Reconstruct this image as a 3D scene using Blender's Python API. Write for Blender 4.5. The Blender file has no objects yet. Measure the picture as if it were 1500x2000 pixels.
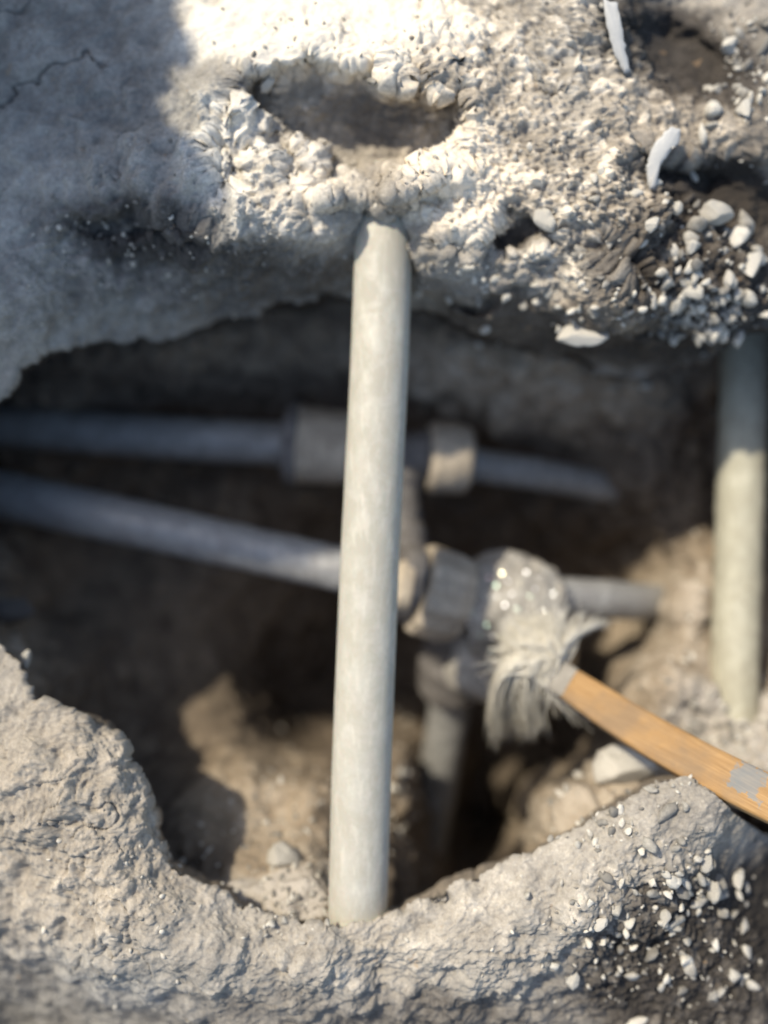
import bpy, math
import numpy as np
from mathutils import Matrix, Vector, Euler

# ---------------------------------------------------------------- camera, world, sun
F = 1732.0                      # focal length in pixels of the 1500x2000 frame
TILT = math.radians(12)
CAM_Z = 0.50
scene = bpy.context.scene
cam_d = bpy.data.cameras.new("camera")
cam = bpy.data.objects.new("camera", cam_d)
scene.collection.objects.link(cam)
cam.location = (0, 0, CAM_Z)
cam.rotation_euler = (TILT, 0, 0)
cam_d.sensor_fit = 'VERTICAL'
cam_d.sensor_height = 24.0
cam_d.lens = 24.0 * F / 2000.0
cam_d.clip_start = 0.01
cam_d.clip_end = 200
cam_d.dof.use_dof = True
cam_d.dof.focus_distance = 0.441
cam_d.dof.aperture_fstop = 1.0
scene.camera = cam
R = np.array(Euler((TILT, 0, 0)).to_matrix())
CAM = np.array([0, 0, CAM_Z])

L_cam = np.array([-0.45, 0.50, 0.68]); L_cam /= np.linalg.norm(L_cam)
Lw = R @ L_cam
sun_el = math.asin(Lw[2]); sun_rot = math.atan2(Lw[0], Lw[1])
world = bpy.data.worlds.new("World"); scene.world = world
world.use_nodes = True
wn = world.node_tree; wn.nodes.clear()
sky = wn.nodes.new('ShaderNodeTexSky'); sky.sky_type = 'NISHITA'; sky.sun_disc = False
sky.sun_elevation = sun_el; sky.sun_rotation = sun_rot
sky.air_density = 1.0; sky.dust_density = 1.5; sky.ozone_density = 1.0
bg = wn.nodes.new('ShaderNodeBackground'); bg.inputs[1].default_value = 0.15
wo = wn.nodes.new('ShaderNodeOutputWorld')
wn.links.new(sky.outputs[0], bg.inputs[0]); wn.links.new(bg.outputs[0], wo.inputs[0])
sun_d = bpy.data.lights.new("sun", 'SUN'); sun_d.energy = 3.3; sun_d.angle = math.radians(1.1)
sun_d.color = (1.0, 0.91, 0.76)
sun = bpy.data.objects.new("sun", sun_d); scene.collection.objects.link(sun)
sun.rotation_euler = Vector(Lw).to_track_quat('Z', 'Y').to_euler()
sun.location = Vector(Lw) * 3
scene.view_settings.view_transform = 'Standard'
scene.view_settings.look = 'None'
scene.view_settings.gamma = 1.0
scene.view_settings.exposure = 0.6

# ---------------------------------------------------------------- helpers
def unproj(px, py, d):
    px = np.asarray(px, float); py = np.asarray(py, float); d = np.asarray(d, float)
    c = np.stack([(px - 750) / F * d, (1000 - py) / F * d, -d + 0 * px], -1)
    return c @ R.T + CAM
def proj(P):
    c = (P - CAM) @ R
    d = -c[..., 2]
    return c[..., 0] / d * F + 750, 1000 - c[..., 1] / d * F, d

def _hash(ix, iy, iz, seed):
    h = (ix * 73856093) ^ (iy * 19349663) ^ (iz * 83492791) ^ (seed * 2654435)
    h = h & 0x7fffffff
    h = ((h >> 13) ^ h) * 1274126177 & 0x7fffffff
    h = ((h >> 15) ^ h) * 668265263 & 0x7fffffff
    return ((h >> 7) & 0xffff) / 65535.0
def vnoise(P, seed=0):
    i = np.floor(P).astype(np.int64); f = P - i; f = f * f * f * (f * (f * 6 - 15) + 10)
    r = 0
    for dx in (0, 1):
        wx = f[:, 0] if dx else 1 - f[:, 0]
        for dy in (0, 1):
            wy = f[:, 1] if dy else 1 - f[:, 1]
            for dz in (0, 1):
                wz = f[:, 2] if dz else 1 - f[:, 2]
                r = r + wx * wy * wz * _hash(i[:, 0] + dx, i[:, 1] + dy, i[:, 2] + dz, seed)
    return r * 2 - 1
def fbm(P, scale, octv=4, seed=0, gain=0.5):
    a, s, r, n = 1.0, scale, 0, 0
    for k in range(octv):
        r = r + a * vnoise(P * s + 17.3 * k + seed * 3.1, seed + k); n += a
        a *= gain; s *= 2.03
    return r / n * 1.6
def worley(P, cell, seed=0, jit=0.8):
    """distance to the nearest feature point (in cells) and a random value of it"""
    Q = P / cell; i0 = np.floor(Q - 0.5).astype(np.int64)
    best = np.full(len(P), 9.0); val = np.zeros(len(P))
    for dx in (0, 1):
        for dy in (0, 1):
            for dz in (0, 1):
                ix, iy, iz = i0[:, 0] + dx, i0[:, 1] + dy, i0[:, 2] + dz
                a = _hash(ix, iy, iz, seed); b = _hash(ix, iy, iz, seed + 7); c = _hash(ix, iy, iz, seed + 13)
                d = ((Q[:, 0] - ix - .5 - (a - .5) * jit) ** 2 + (Q[:, 1] - iy - .5 - (b - .5) * jit) ** 2
                     + (Q[:, 2] - iz - .5 - (c - .5) * jit) ** 2)
                m = d < best
                best = np.where(m, d, best); val = np.where(m, _hash(ix, iy, iz, seed + 23), val)
    return np.sqrt(best), val
def sstep(a, b, x):
    t = np.clip((x - a) / (b - a), 0, 1); return t * t * (3 - 2 * t)
def tps(ctrl, smooth=1e-4):
    c = np.array(ctrl, float); xy = c[:, :2] / 1000.0; v = c[:, 2]
    n = len(c)
    def U(r2): return 0.5 * r2 * np.log(r2 + 1e-12)
    K = U(((xy[:, None] - xy[None]) ** 2).sum(-1)) + smooth * np.eye(n)
    Pm = np.concatenate([np.ones((n, 1)), xy], 1)
    A = np.zeros((n + 3, n + 3)); A[:n, :n] = K; A[:n, n:] = Pm; A[n:, :n] = Pm.T
    w = np.linalg.solve(A, np.concatenate([v, np.zeros(3)]))
    def f(x, y):
        x = np.asarray(x, float).ravel() / 1000; y = np.asarray(y, float).ravel() / 1000
        r = w[n] + w[n + 1] * x + w[n + 2] * y
        for k in range(n): r = r + w[k] * U((x - xy[k, 0]) ** 2 + (y - xy[k, 1]) ** 2)
        return r
    return f
def blobs(x, y, lst, wob=None):
    """soft ellipses: (cx, cy, rx, ry, angle_deg, value)"""
    r = np.zeros_like(x)
    for cx, cy, rx, ry, an, v in lst:
        a = math.radians(an); dx, dy = x - cx, y - cy
        u = (dx * math.cos(a) + dy * math.sin(a)) / rx; w = (-dx * math.sin(a) + dy * math.cos(a)) / ry
        q = np.sqrt(u * u + w * w)
        if wob is not None: q = q + wob
        r = r + v * (1 - sstep(0.55, 1.25, q))
    return r
def polymask(x, y, poly, soft):
    """1 inside, 0 outside, soft edge in px"""
    poly = np.array(poly, float); n = len(poly)
    d = np.full(x.shape, 1e9); ins = np.zeros(x.shape, bool)
    for k in range(n):
        a = poly[k]; b = poly[(k + 1) % n]; e = b - a
        wx, wy = x - a[0], y - a[1]
        t = np.clip((wx * e[0] + wy * e[1]) / (e @ e), 0, 1)
        d = np.minimum(d, (wx - t * e[0]) ** 2 + (wy - t * e[1]) ** 2)
        c = ((a[1] > y) != (b[1] > y)) & (x < (b[0] - a[0]) * (y - a[1]) / ((b[1] - a[1]) or 1e-9) + a[0])
        ins ^= c
    d = np.sqrt(d); d = np.where(ins, d, -d)
    return sstep(-soft, soft, d)

def grid_mesh(name, P, closed_u, mat, attrs=None):
    nu, nv = P.shape[:2]
    me = bpy.data.meshes.new(name)
    me.vertices.add(nu * nv); me.vertices.foreach_set('co', P.reshape(-1).astype(np.float32))
    idx = np.arange(nu * nv).reshape(nu, nv)
    if closed_u: idx = np.concatenate([idx, idx[:1]], 0)
    q = np.stack([idx[:-1, :-1], idx[1:, :-1], idx[1:, 1:], idx[:-1, 1:]], -1).reshape(-1, 4)
    m = len(q)
    me.loops.add(m * 4); me.loops.foreach_set('vertex_index', q.reshape(-1).astype(np.int32))
    me.polygons.add(m); me.polygons.foreach_set('loop_start', (np.arange(m) * 4).astype(np.int32))
    me.polygons.foreach_set('use_smooth', np.ones(m, bool))
    me.update(calc_edges=True)
    if attrs:
        for k, v in attrs.items():
            a = me.attributes.new(k, 'FLOAT', 'POINT'); a.data.foreach_set('value', v.reshape(-1).astype(np.float32))
    me.materials.append(mat)
    return me
def pyd_mesh(name, verts, faces, mat, smooth=True, mats=None):
    me = bpy.data.meshes.new(name)
    me.from_pydata([tuple(v) for v in verts], [], [tuple(f) for f in faces])
    me.polygons.foreach_set('use_smooth', np.full(len(me.polygons), smooth))
    me.update()
    me.materials.append(mat)
    return me
def obj(name, me, parent=None, loc=None):
    o = bpy.data.objects.new(name, me); scene.collection.objects.link(o)
    if loc is not None: o.location = loc
    if parent is not None: o.parent = parent
    return o
def thing(name, label, cat, loc, group=None):
    o = bpy.data.objects.new(name, None); scene.collection.objects.link(o)
    o.location = loc; o.empty_display_size = 0.01
    tag(o, label, cat, group); return o
def tag(o, label, cat, group=None, kind=None):
    if label: o['label'] = label
    if cat: o['category'] = cat
    if group: o['group'] = group
    if kind: o['kind'] = kind
def gnormals(P, closed):
    if closed: du = np.roll(P, -1, 0) - np.roll(P, 1, 0)
    else: du = np.gradient(P, axis=0)
    dv = np.gradient(P, axis=1)
    n = np.cross(du, dv); n /= np.linalg.norm(n, axis=-1, keepdims=True) + 1e-12
    return n

# ---------------------------------------------------------------- materials
def nodemat(name):
    m = bpy.data.materials.new(name); m.use_nodes = True
    nt = m.node_tree; b = nt.nodes['Principled BSDF']
    return m, nt, b
def N(nt, t, **kw):
    n = nt.nodes.new(t)
    for k, v in kw.items():
        if k in n.inputs.keys(): n.inputs[k].default_value = v
        else: setattr(n, k, v)
    return n
def ramp(nt, src, stops):
    r = nt.nodes.new('ShaderNodeValToRGB'); e = r.color_ramp.elements
    while len(e) < len(stops): e.new(0.5)
    for k, (p, c) in enumerate(stops):
        e[k].position = p; e[k].color = (*c, 1) if len(c) == 3 else c
    nt.links.new(src, r.inputs[0]); return r.outputs[0]
def math_(nt, op, a, b, c=None):
    n = nt.nodes.new('ShaderNodeMath'); n.operation = op
    for k, v in enumerate((a, b, c)):
        if v is None: continue
        if isinstance(v, (int, float)): n.inputs[k].default_value = v
        else: nt.links.new(v, n.inputs[k])
    return n.outputs[0]
def mixc(nt, f, a, b):
    n = nt.nodes.new('ShaderNodeMix'); n.data_type = 'RGBA'
    for s, v in ((n.inputs[0], f), (n.inputs[6], a), (n.inputs[7], b)):
        if isinstance(v, (int, float)): s.default_value = v
        elif isinstance(v, tuple): s.default_value = (*v, 1)
        else: nt.links.new(v, s)
    return n.outputs[2]
def noise(nt, scale, detail=5, rough=0.6, co=None, dist=0):
    n = nt.nodes.new('ShaderNodeTexNoise'); n.inputs['Scale'].default_value = scale
    n.inputs['Detail'].default_value = detail; n.inputs['Roughness'].default_value = rough
    n.inputs['Distortion'].default_value = dist
    if co is not None: nt.links.new(co, n.inputs['Vector'])
    return n.outputs['Fac']
def coord(nt, kind='Object'):
    return nt.nodes.new('ShaderNodeTexCoord').outputs[kind]
def bump(nt, b, h, strength, dist):
    n = nt.nodes.new('ShaderNodeBump'); n.inputs['Strength'].default_value = strength
    n.inputs['Distance'].default_value = dist
    nt.links.new(h, n.inputs['Height']); nt.links.new(n.outputs[0], b.inputs['Normal'])

def earth_mat(name, stops, warm_c):
    """stops over the 'tone' attribute (ground colour, with some light and shade put in), 'warm' pulls to brown soil"""
    m, nt, b = nodemat(name); co = coord(nt)
    at = nt.nodes.new('ShaderNodeAttribute'); at.attribute_name = 'tone'
    aw = nt.nodes.new('ShaderNodeAttribute'); aw.attribute_name = 'warm'
    n1 = noise(nt, 60, 8, 0.65, co); n2 = noise(nt, 420, 6, 0.7, co)
    t = math_(nt, 'MULTIPLY_ADD', math_(nt, 'SUBTRACT', n1, 0.5), 0.55, at.outputs['Fac'])
    t = math_(nt, 'MULTIPLY_ADD', math_(nt, 'SUBTRACT', n2, 0.5), 0.5, t)
    c = ramp(nt, t, stops)
    n3 = noise(nt, 35, 4, 0.6, co)
    wf = math_(nt, 'MULTIPLY', aw.outputs['Fac'], 1.0)
    mul = nt.nodes.new('ShaderNodeMix'); mul.data_type = 'RGBA'; mul.blend_type = 'MULTIPLY'
    nt.links.new(wf, mul.inputs[0]); nt.links.new(c, mul.inputs[6]); mul.inputs[7].default_value = (*warm_c, 1)
    rust = math_(nt, 'MULTIPLY', math_(nt, 'GREATER_THAN', noise(nt, 90, 3, 0.5, co), 0.71), 0.35)
    c2 = mixc(nt, rust, mul.outputs[2], (0.33, 0.22, 0.12))
    nt.links.new(c2, b.inputs['Base Color'])
    b.inputs['Roughness'].default_value = 0.93; b.inputs['Specular IOR Level'].default_value = 0.25
    h = math_(nt, 'ADD', math_(nt, 'MULTIPLY', noise(nt, 500, 7, 0.72, co), 1.0), math_(nt, 'MULTIPLY', n1, 0.8))
    bump(nt, b, h, 0.6, 0.0014)
    return m
M_ground = earth_mat('broken_ground', [(0.0, (0.045, 0.041, 0.036)), (0.25, (0.11, 0.102, 0.090)), (0.5, (0.24, 0.228, 0.200)),
                                        (0.75, (0.43, 0.408, 0.355)), (1.0, (0.84, 0.80, 0.69))], (0.88, 0.72, 0.55))
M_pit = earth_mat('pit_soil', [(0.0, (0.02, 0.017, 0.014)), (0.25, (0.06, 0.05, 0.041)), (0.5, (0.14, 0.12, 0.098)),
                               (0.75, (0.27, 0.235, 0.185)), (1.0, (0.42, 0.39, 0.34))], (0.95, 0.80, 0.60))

def stone_mat(name, dark, pale):
    m, nt, b = nodemat(name); co = coord(nt)
    oi = nt.nodes.new('ShaderNodeObjectInfo')
    t = math_(nt, 'ADD', math_(nt, 'MULTIPLY', noise(nt, 160, 6, 0.65, co), 0.9), math_(nt, 'MULTIPLY', oi.outputs['Random'], 0.25))
    ga = nt.nodes.new('ShaderNodeAttribute'); ga.attribute_name = 'tone'; t = math_(nt, 'ADD', t, math_(nt, 'MULTIPLY', ga.outputs['Fac'], 0.5))
    c = ramp(nt, t, [(0.3, dark), (0.75, pale)])
    nt.links.new(c, b.inputs['Base Color']); b.inputs['Roughness'].default_value = 0.9
    bump(nt, b, noise(nt, 700, 6, 0.7, co), 0.5, 0.001)
    return m
M_stone = stone_mat('pale_stone', (0.30, 0.28, 0.235), (0.60, 0.56, 0.47))
M_gravel = stone_mat('mixed_gravel', (0.20, 0.185, 0.155), (0.58, 0.54, 0.45))

M_dark = stone_mat('dark_stone', (0.05, 0.045, 0.04), (0.13, 0.12, 0.105))

def pipe_mat(name, base, grime, amt, rough=0.42, tube=True):
    m, nt, b = nodemat(name); co = coord(nt)
    mp = nt.nodes.new('ShaderNodeMapping'); nt.links.new(co, mp.inputs[0]); mp.inputs['Scale'].default_value = (1, 0.22, 1)
    big = noise(nt, 55, 7, 0.6, co, 0.6); fine = noise(nt, 330, 6, 0.75, co)
    streak = noise(nt, 260, 4, 0.6, mp.outputs[0])
    f = math_(nt, 'ADD', math_(nt, 'MULTIPLY', big, 0.75), math_(nt, 'MULTIPLY', fine, 0.25))
    fac = ramp(nt, f, [(0.5 - amt * .25, (0, 0, 0)), (0.62 - amt * .1, (1, 1, 1))])
    f2 = math_(nt, 'MULTIPLY', fac, amt)
    c = mixc(nt, f2, base, grime)
    c = mixc(nt, math_(nt, 'MULTIPLY', ramp(nt, streak, [(0.5, (0, 0, 0)), (0.66, (1, 1, 1))]), 0.28), c, tuple(min(1, x * 1.35) for x in base))
    speck = math_(nt, 'MULTIPLY', math_(nt, 'GREATER_THAN', noise(nt, 240, 2, 0.5, co), 0.69), 0.5 if tube else 0.0)
    c = mixc(nt, speck, c, (0.16, 0.13, 0.09))
    nt.links.new(c, b.inputs['Base Color'])
    nt.links.new(math_(nt, 'MULTIPLY_ADD', fac, 0.4, rough), b.inputs['Roughness'])
    b.inputs['Subsurface Weight'].default_value = 0.0
    bump(nt, b, math_(nt, 'ADD', fine, big), 0.35 if tube else 0.08, 0.0006)
    if not tube: b.inputs['Subsurface Weight'].default_value = 0.25; b.inputs['Subsurface Scale'].default_value = 0.006
    return m
M_pipe = pipe_mat('pale_plastic_pipe', (0.48, 0.455, 0.375), (0.36, 0.33, 0.255), 0.7, 0.36, False)
M_pipe2 = pipe_mat('greenish_plastic_pipe', (0.43, 0.41, 0.31), (0.31, 0.285, 0.205), 0.7)
M_pipe3 = pipe_mat('dusty_grey_pipe', (0.31, 0.305, 0.28), (0.15, 0.145, 0.13), 0.7, 0.20)
M_pipe3b = pipe_mat('wet_grey_pipe', (0.31, 0.31, 0.29), (0.18, 0.17, 0.16), 0.6, 0.14)
M_fit = pipe_mat('dusty_fitting', (0.56, 0.47, 0.34), (0.24, 0.20, 0.15), 0.65, 0.55)
M_fit2 = pipe_mat('dark_fitting', (0.20, 0.185, 0.165), (0.09, 0.08, 0.07), 0.8, 0.45)
M_crust = pipe_mat('mortar_crust', (0.44, 0.415, 0.355), (0.20, 0.18, 0.15), 0.7, 0.6)
m, nt, b = nodemat('bamboo_wood'); co = coord(nt)
mp = nt.nodes.new('ShaderNodeMapping'); nt.links.new(co, mp.inputs[0]); mp.inputs['Scale'].default_value = (0.06, 1, 1)
g = noise(nt, 900, 5, 0.6, mp.outputs[0]); g2 = noise(nt, 40, 5, 0.6, co)
c = mixc(nt, ramp(nt, g, [(0.35, (0, 0, 0)), (0.65, (1, 1, 1))]), (0.27, 0.15, 0.052), (0.39, 0.235, 0.095))
c = mixc(nt, math_(nt, 'MULTIPLY', ramp(nt, g2, [(0.45, (0, 0, 0)), (0.65, (1, 1, 1))]), 0.7), c, (0.20, 0.135, 0.075))
sep = nt.nodes.new('ShaderNodeSeparateXYZ'); nt.links.new(co, sep.inputs[0])
ed = math_(nt, 'MULTIPLY', math_(nt, 'SUBTRACT', noise(nt, 170, 4, 0.7, co), 0.5), 0.022)
dx_ = math_(nt, 'ABSOLUTE', math_(nt, 'SUBTRACT', sep.outputs[0], 0.1085), 0)
mk = math_(nt, 'SMOOTHSTEP_' if False else 'MULTIPLY', math_(nt, 'MAXIMUM', math_(nt, 'MINIMUM', math_(nt, 'MULTIPLY', math_(nt, 'SUBTRACT', 0.0085, math_(nt, 'ADD', dx_, ed)), 500.0), 1.0), 0.0), 1.0)
mk2 = math_(nt, 'LESS_THAN', math_(nt, 'ADD', math_(nt, 'ABSOLUTE', sep.outputs[1], 0), ed), 0.0075)
mk = math_(nt, 'MULTIPLY', math_(nt, 'MULTIPLY', mk, mk2), 0.45)
c = mixc(nt, mk, c, (0.07, 0.20, 0.28))
nt.links.new(c, b.inputs['Base Color']); b.inputs['Roughness'].default_value = 0.65; b.inputs['Specular IOR Level'].default_value = 0.3
bump(nt, b, g, 0.3, 0.0004); M_wood = m
def simple(name, c1, c2, sc, rough, metal=0.0):
    m, nt, b = nodemat(name); co = coord(nt)
    nt.links.new(mixc(nt, noise(nt, sc, 6, 0.65, co), c1, c2), b.inputs['Base Color'])
    b.inputs['Roughness'].default_value = rough; b.inputs['Metallic'].default_value = metal
    bump(nt, b, noise(nt, sc * 4, 5, 0.6, co), 0.3, 0.0005)
    return m
M_bris = simple('cream_bristle', (0.90, 0.84, 0.68), (0.97, 0.93, 0.82), 300, 0.55)
nt = M_bris.node_tree; b = nt.nodes['Principled BSDF']; tr = nt.nodes.new('ShaderNodeBsdfTranslucent'); mx_ = nt.nodes.new('ShaderNodeMixShader')
tr.inputs[0].default_value = (0.95, 0.92, 0.84, 1); mx_.inputs[0].default_value = 0.3
nt.links.new(b.outputs[0], mx_.inputs[1]); nt.links.new(tr.outputs[0], mx_.inputs[2]); nt.links.new(mx_.outputs[0], nt.nodes['Material Output'].inputs[0])
M_ferr = simple('ferrule_metal', (0.16, 0.14, 0.11), (0.34, 0.31, 0.25), 120, 0.75, 0.0)
M_paint = simple('blue_grey_paint', (0.16, 0.24, 0.30), (0.34, 0.40, 0.42), 260, 0.6)
M_wchip = simple('white_chip', (0.36, 0.36, 0.34), (0.52, 0.51, 0.47), 200, 0.6)
M_ychip = simple('ochre_wood', (0.55, 0.42, 0.20), (0.66, 0.56, 0.36), 300, 0.7)
m, nt, b = nodemat('water'); b.inputs['Base Color'].default_value = (0.9, 0.92, 0.95, 1)
b.inputs['Roughness'].default_value = 0.04; b.inputs['Metallic'].default_value = 1.0; M_drop = m

# ---------------------------------------------------------------- ground with the broken opening
contour = [(-170, 980), (-140, 850), (-20, 790), (55, 712), (130, 672), (250, 657), (350, 645), (430, 622), (500, 602), (600, 592),
           (690, 568), (800, 590), (860, 612), (920, 650), (980, 668), (1050, 690), (1130, 695), (1180, 728), (1240, 732),
           (1300, 716), (1385, 690), (1430, 652), (1520, 640), (1650, 700), (1730, 900), (1740, 1200), (1700, 1450),
           (1590, 1600), (1475, 1640), (1400, 1575), (1330, 1518), (1250, 1548), (1180, 1588), (1100, 1645), (990, 1690), (900, 1730),
           (840, 1758), (770, 1788), (700, 1812), (620, 1812), (540, 1793), (430, 1748), (335, 1694), (303, 1630), (280, 1560),
           (234, 1490), (217, 1432), (170, 1408), (105, 1382), (62, 1366), (42, 1300), (-5, 1255), (-90, 1200), (-150, 1120)]
C = np.array(contour, float)
def catmull(C, n):
    seg = np.linalg.norm(np.roll(C, -1, 0) - C, axis=1); cum = np.concatenate([[0], np.cumsum(seg)])
    t = np.linspace(0, cum[-1], n, endpoint=False); k = np.searchsorted(cum, t, 'right') - 1
    u = ((t - cum[k]) / seg[k])[:, None]; m = len(C)
    p0, p1, p2, p3 = C[(k - 1) % m], C[k], C[(k + 1) % m], C[(k + 2) % m]
    return 0.5 * (2 * p1 + (p2 - p0) * u + (2 * p0 - 5 * p1 + 4 * p2 - p3) * u ** 2 + (3 * p1 - p0 - 3 * p2 + p3) * u ** 3)
NT = 2200
Cn = catmull(C, NT)
wv = np.stack([Cn[:, 0] / 40, Cn[:, 1] / 40, 0 * Cn[:, 0]], 1)
cen = np.array([780, 1150.0])
ang = np.unwrap(np.arctan2(Cn[:, 1] - cen[1], Cn[:, 0] - cen[0]))
ang = np.maximum.accumulate(ang)
ker = np.hanning(121); ker /= ker.sum()
ext = np.concatenate([ang[-60:] - 2 * np.pi, ang, ang[:60] + 2 * np.pi])
ang = np.convolve(ext, ker, 'valid')
dirs = np.stack([np.cos(ang), np.sin(ang)], 1)
rag = 7 * vnoise(wv, 3) + 4 * vnoise(wv * 2.7, 4)
Cn = Cn + dirs * rag[:, None]

off_in = np.linspace(1, 0, 60, endpoint=False)           # 1 = deepest end of the underside
off_out = np.concatenate([np.arange(0, 780, 1.7), 780 + np.cumsum(2 * 1.07 ** np.arange(56))])
NO = len(off_out)
outD = tps([
 # upper left mass
 (-300, -200, .52), (-300, 300, .51), (-300, 700, .51), (0, 0, .497), (200, 0, .50), (400, -20, .505), (0, 250, .492), (200, 250, .487), (330, 250, .480),
 (0, 450, .486), (0, 600, .487), (80, 620, .500), (150, 380, .480), (250, 395, .478), (350, 430, .478), (180, 480, .497), (300, 520, .508), (300, 600, .530), (150, 620, .520), (300, 650, .555),
 (450, 430, .477), (450, 520, .507), (450, 600, .548), (570, 440, .478), (600, 520, .510), (600, 590, .545), (680, 455, .495), (680, 560, .538),
 (430, 120, .487), (420, 300, .478), (530, 300, .480), (620, 380, .480), (520, 200, .482), (480, 130, .479),
 # top centre and right slope
 (470, 0, .503), (600, 0, .504), (600, 90, .475), (750, 0, .500), (750, 115, .471), (900, 0, .495), (900, 140, .475), (700, 250, .490), (820, 350, .486), (760, 390, .486), (700, 410, .492), (745, 425, .507), (740, 490, .530), (900, 300, .478),
 (850, 420, .482), (840, 520, .495), (850, 600, .540), (1000, 100, .485), (1000, 300, .478), (1100, 200, .480), (1000, 420, .482), (1150, 400, .480), (950, 500, .492), (960, 620, .515),
 (1100, 520, .484), (1100, 600, .500), (1130, 650, .510), (1130, 690, .548), (1250, 640, .510), (1250, 725, .556), (1000, 665, .545), (1250, 500, .490), (1250, 300, .486),
 (1350, 200, .500), (1450, 290, .495), (1300, 50, .520), (1450, 60, .510), (1180, 20, .490), (1400, 350, .512), (1480, 420, .515), (1350, 430, .497), (1420, 560, .495), (1480, 620, .515), (1400, 670, .535),
 (1600, 500, .52), (1750, 800, .53), (1750, 1200, .52), (1750, 1500, .50), (1600, 100, .51), (900, -250, .50), (300, -250, .52), (1500, -250, .52),
 # near lip
 (-200, 1100, .50), (-100, 1280, .485), (0, 1290, .485), (60, 1400, .470), (0, 1500, .466), (150, 1430, .468), (200, 1550, .462), (0, 1700, .480), (120, 1700, .462), (260, 1700, .458),
 (230, 1480, .474), (300, 1640, .472), (330, 1760, .458), (430, 1770, .470), (200, 1880, .470), (0, 1900, .520), (60, 2000, .555), (400, 1880, .458), (400, 1990, .490), (250, 2000, .52),
 (550, 1830, .468), (600, 1880, .458), (700, 1840, .466), (700, 1940, .470), (700, 2020, .495), (850, 1790, .466), (900, 1860, .457), (1000, 1740, .464), (1000, 1850, .458), (1000, 1960, .478),
 (1120, 1670, .463), (1150, 1760, .458), (1200, 1600, .463), (1330, 1535, .463), (1400, 1600, .464), (1280, 1680, .460), (1200, 1850, .480), (1350, 1780, .484), (1440, 1680, .500), (1500, 1700, .525),
 (1450, 1900, .500), (1300, 1960, .495), (1100, 2030, .500), (1600, 1700, .54), (1600, 2000, .53), (900, 2250, .53), (300, 2250, .53), (-250, 1600, .50), (-250, 2000, .53)], 2e-5)
recess = [(455, 165), (500, 150), (545, 135), (600, 112), (660, 128), (720, 125), (780, 160), (840, 168), (885, 175), (898, 285), (830, 318), (778, 345), (738, 392), (690, 425), (672, 370), (610, 315), (560, 262), (510, 230), (470, 215)]

X = Cn[:, None, 0] + dirs[:, None, 0] * off_out[None]
Y = Cn[:, None, 1] + dirs[:, None, 1] * off_out[None]
D = np.clip(outD(X, Y).reshape(X.shape), .44, .60)
# beyond the frame the ground settles to a level plane
fx = np.maximum(np.abs(X - 750) - 950, 0); fy = np.maximum(np.abs(Y - 1000) - 1200, 0)
wl = sstep(0, 350, np.sqrt(fx ** 2 + fy ** 2))
ray = np.stack([(X - 750) / F, (1000 - Y) / F, -np.ones_like(X)], -1) @ R.T
Dpl = CAM_Z / np.maximum(-ray[..., 2], 0.25)
D = D * (1 - wl) + np.clip(Dpl, .4, 1.2) * wl
# noise-warped zone coordinates
P0 = unproj(X, Y, D).reshape(-1, 3)
wx = fbm(P0, 45, 4, 11).reshape(X.shape) * 22; wy = fbm(P0, 45, 4, 19).reshape(X.shape) * 22
Xw, Yw = X + wx, Y + wy
w5 = fbm(P0, 75, 4, 91).reshape(X.shape) * 26; w6 = fbm(P0, 75, 4, 95).reshape(X.shape) * 26
rec = polymask(Xw + w5, Yw + w6, recess, 16)
D = D + 0.032 * rec * sstep(450, 290, Y)
D = D - 0.018 * blobs(Xw, Yw, [(765, 362, 150, 32, -12, 1)])
pits = blobs(Xw, Yw, [(1010, 455, 75, 33, -10, 1), (1210, 520, 60, 40, 35, .8), (1330, 340, 90, 35, 15, .55), (930, 590, 50, 28, 0, .7), (880, 480, 40, 22, -20, .6),
                      (1330, 110, 130, 60, 25, .45), (440, 320, 38, 55, 20, .9), (1290, 620, 70, 40, 0, .5), (560, 330, 26, 60, -25, .55), (250, 440, 130, 32, 4, .55),
                      (600, 410, 20, 40, -10, .4), (330, 1665, 60, 12, 48, .5), (880, 140, 12, 10, 0, .7), (1110, 140, 16, 9, 20, .8), (1080, 185, 18, 8, 20, .7), (1010, 340, 20, 10, 10, .6)])
D = D + 0.016 * pits
P_out = unproj(X, Y, D)
# rim and underside: rounds over, then runs back beneath the slab
rimD = D[:, 0]
u = off_in[None, :]
under = 60 + 110 * sstep(1500, 700, Cn[:, 1])
o_off = -9 * np.sin(np.pi * np.minimum(u * 5, 1)) + under[:, None] * sstep(.12, 1, u)
d_off = 0.030 * np.sqrt(np.minimum(u * 6, 1)) * (u > 0) + 0.125 * u
Xi = Cn[:, None, 0] + dirs[:, None, 0] * o_off; Yi = Cn[:, None, 1] + dirs[:, None, 1] * o_off
P_in = unproj(Xi, Yi, rimD[:, None] + d_off)
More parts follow.
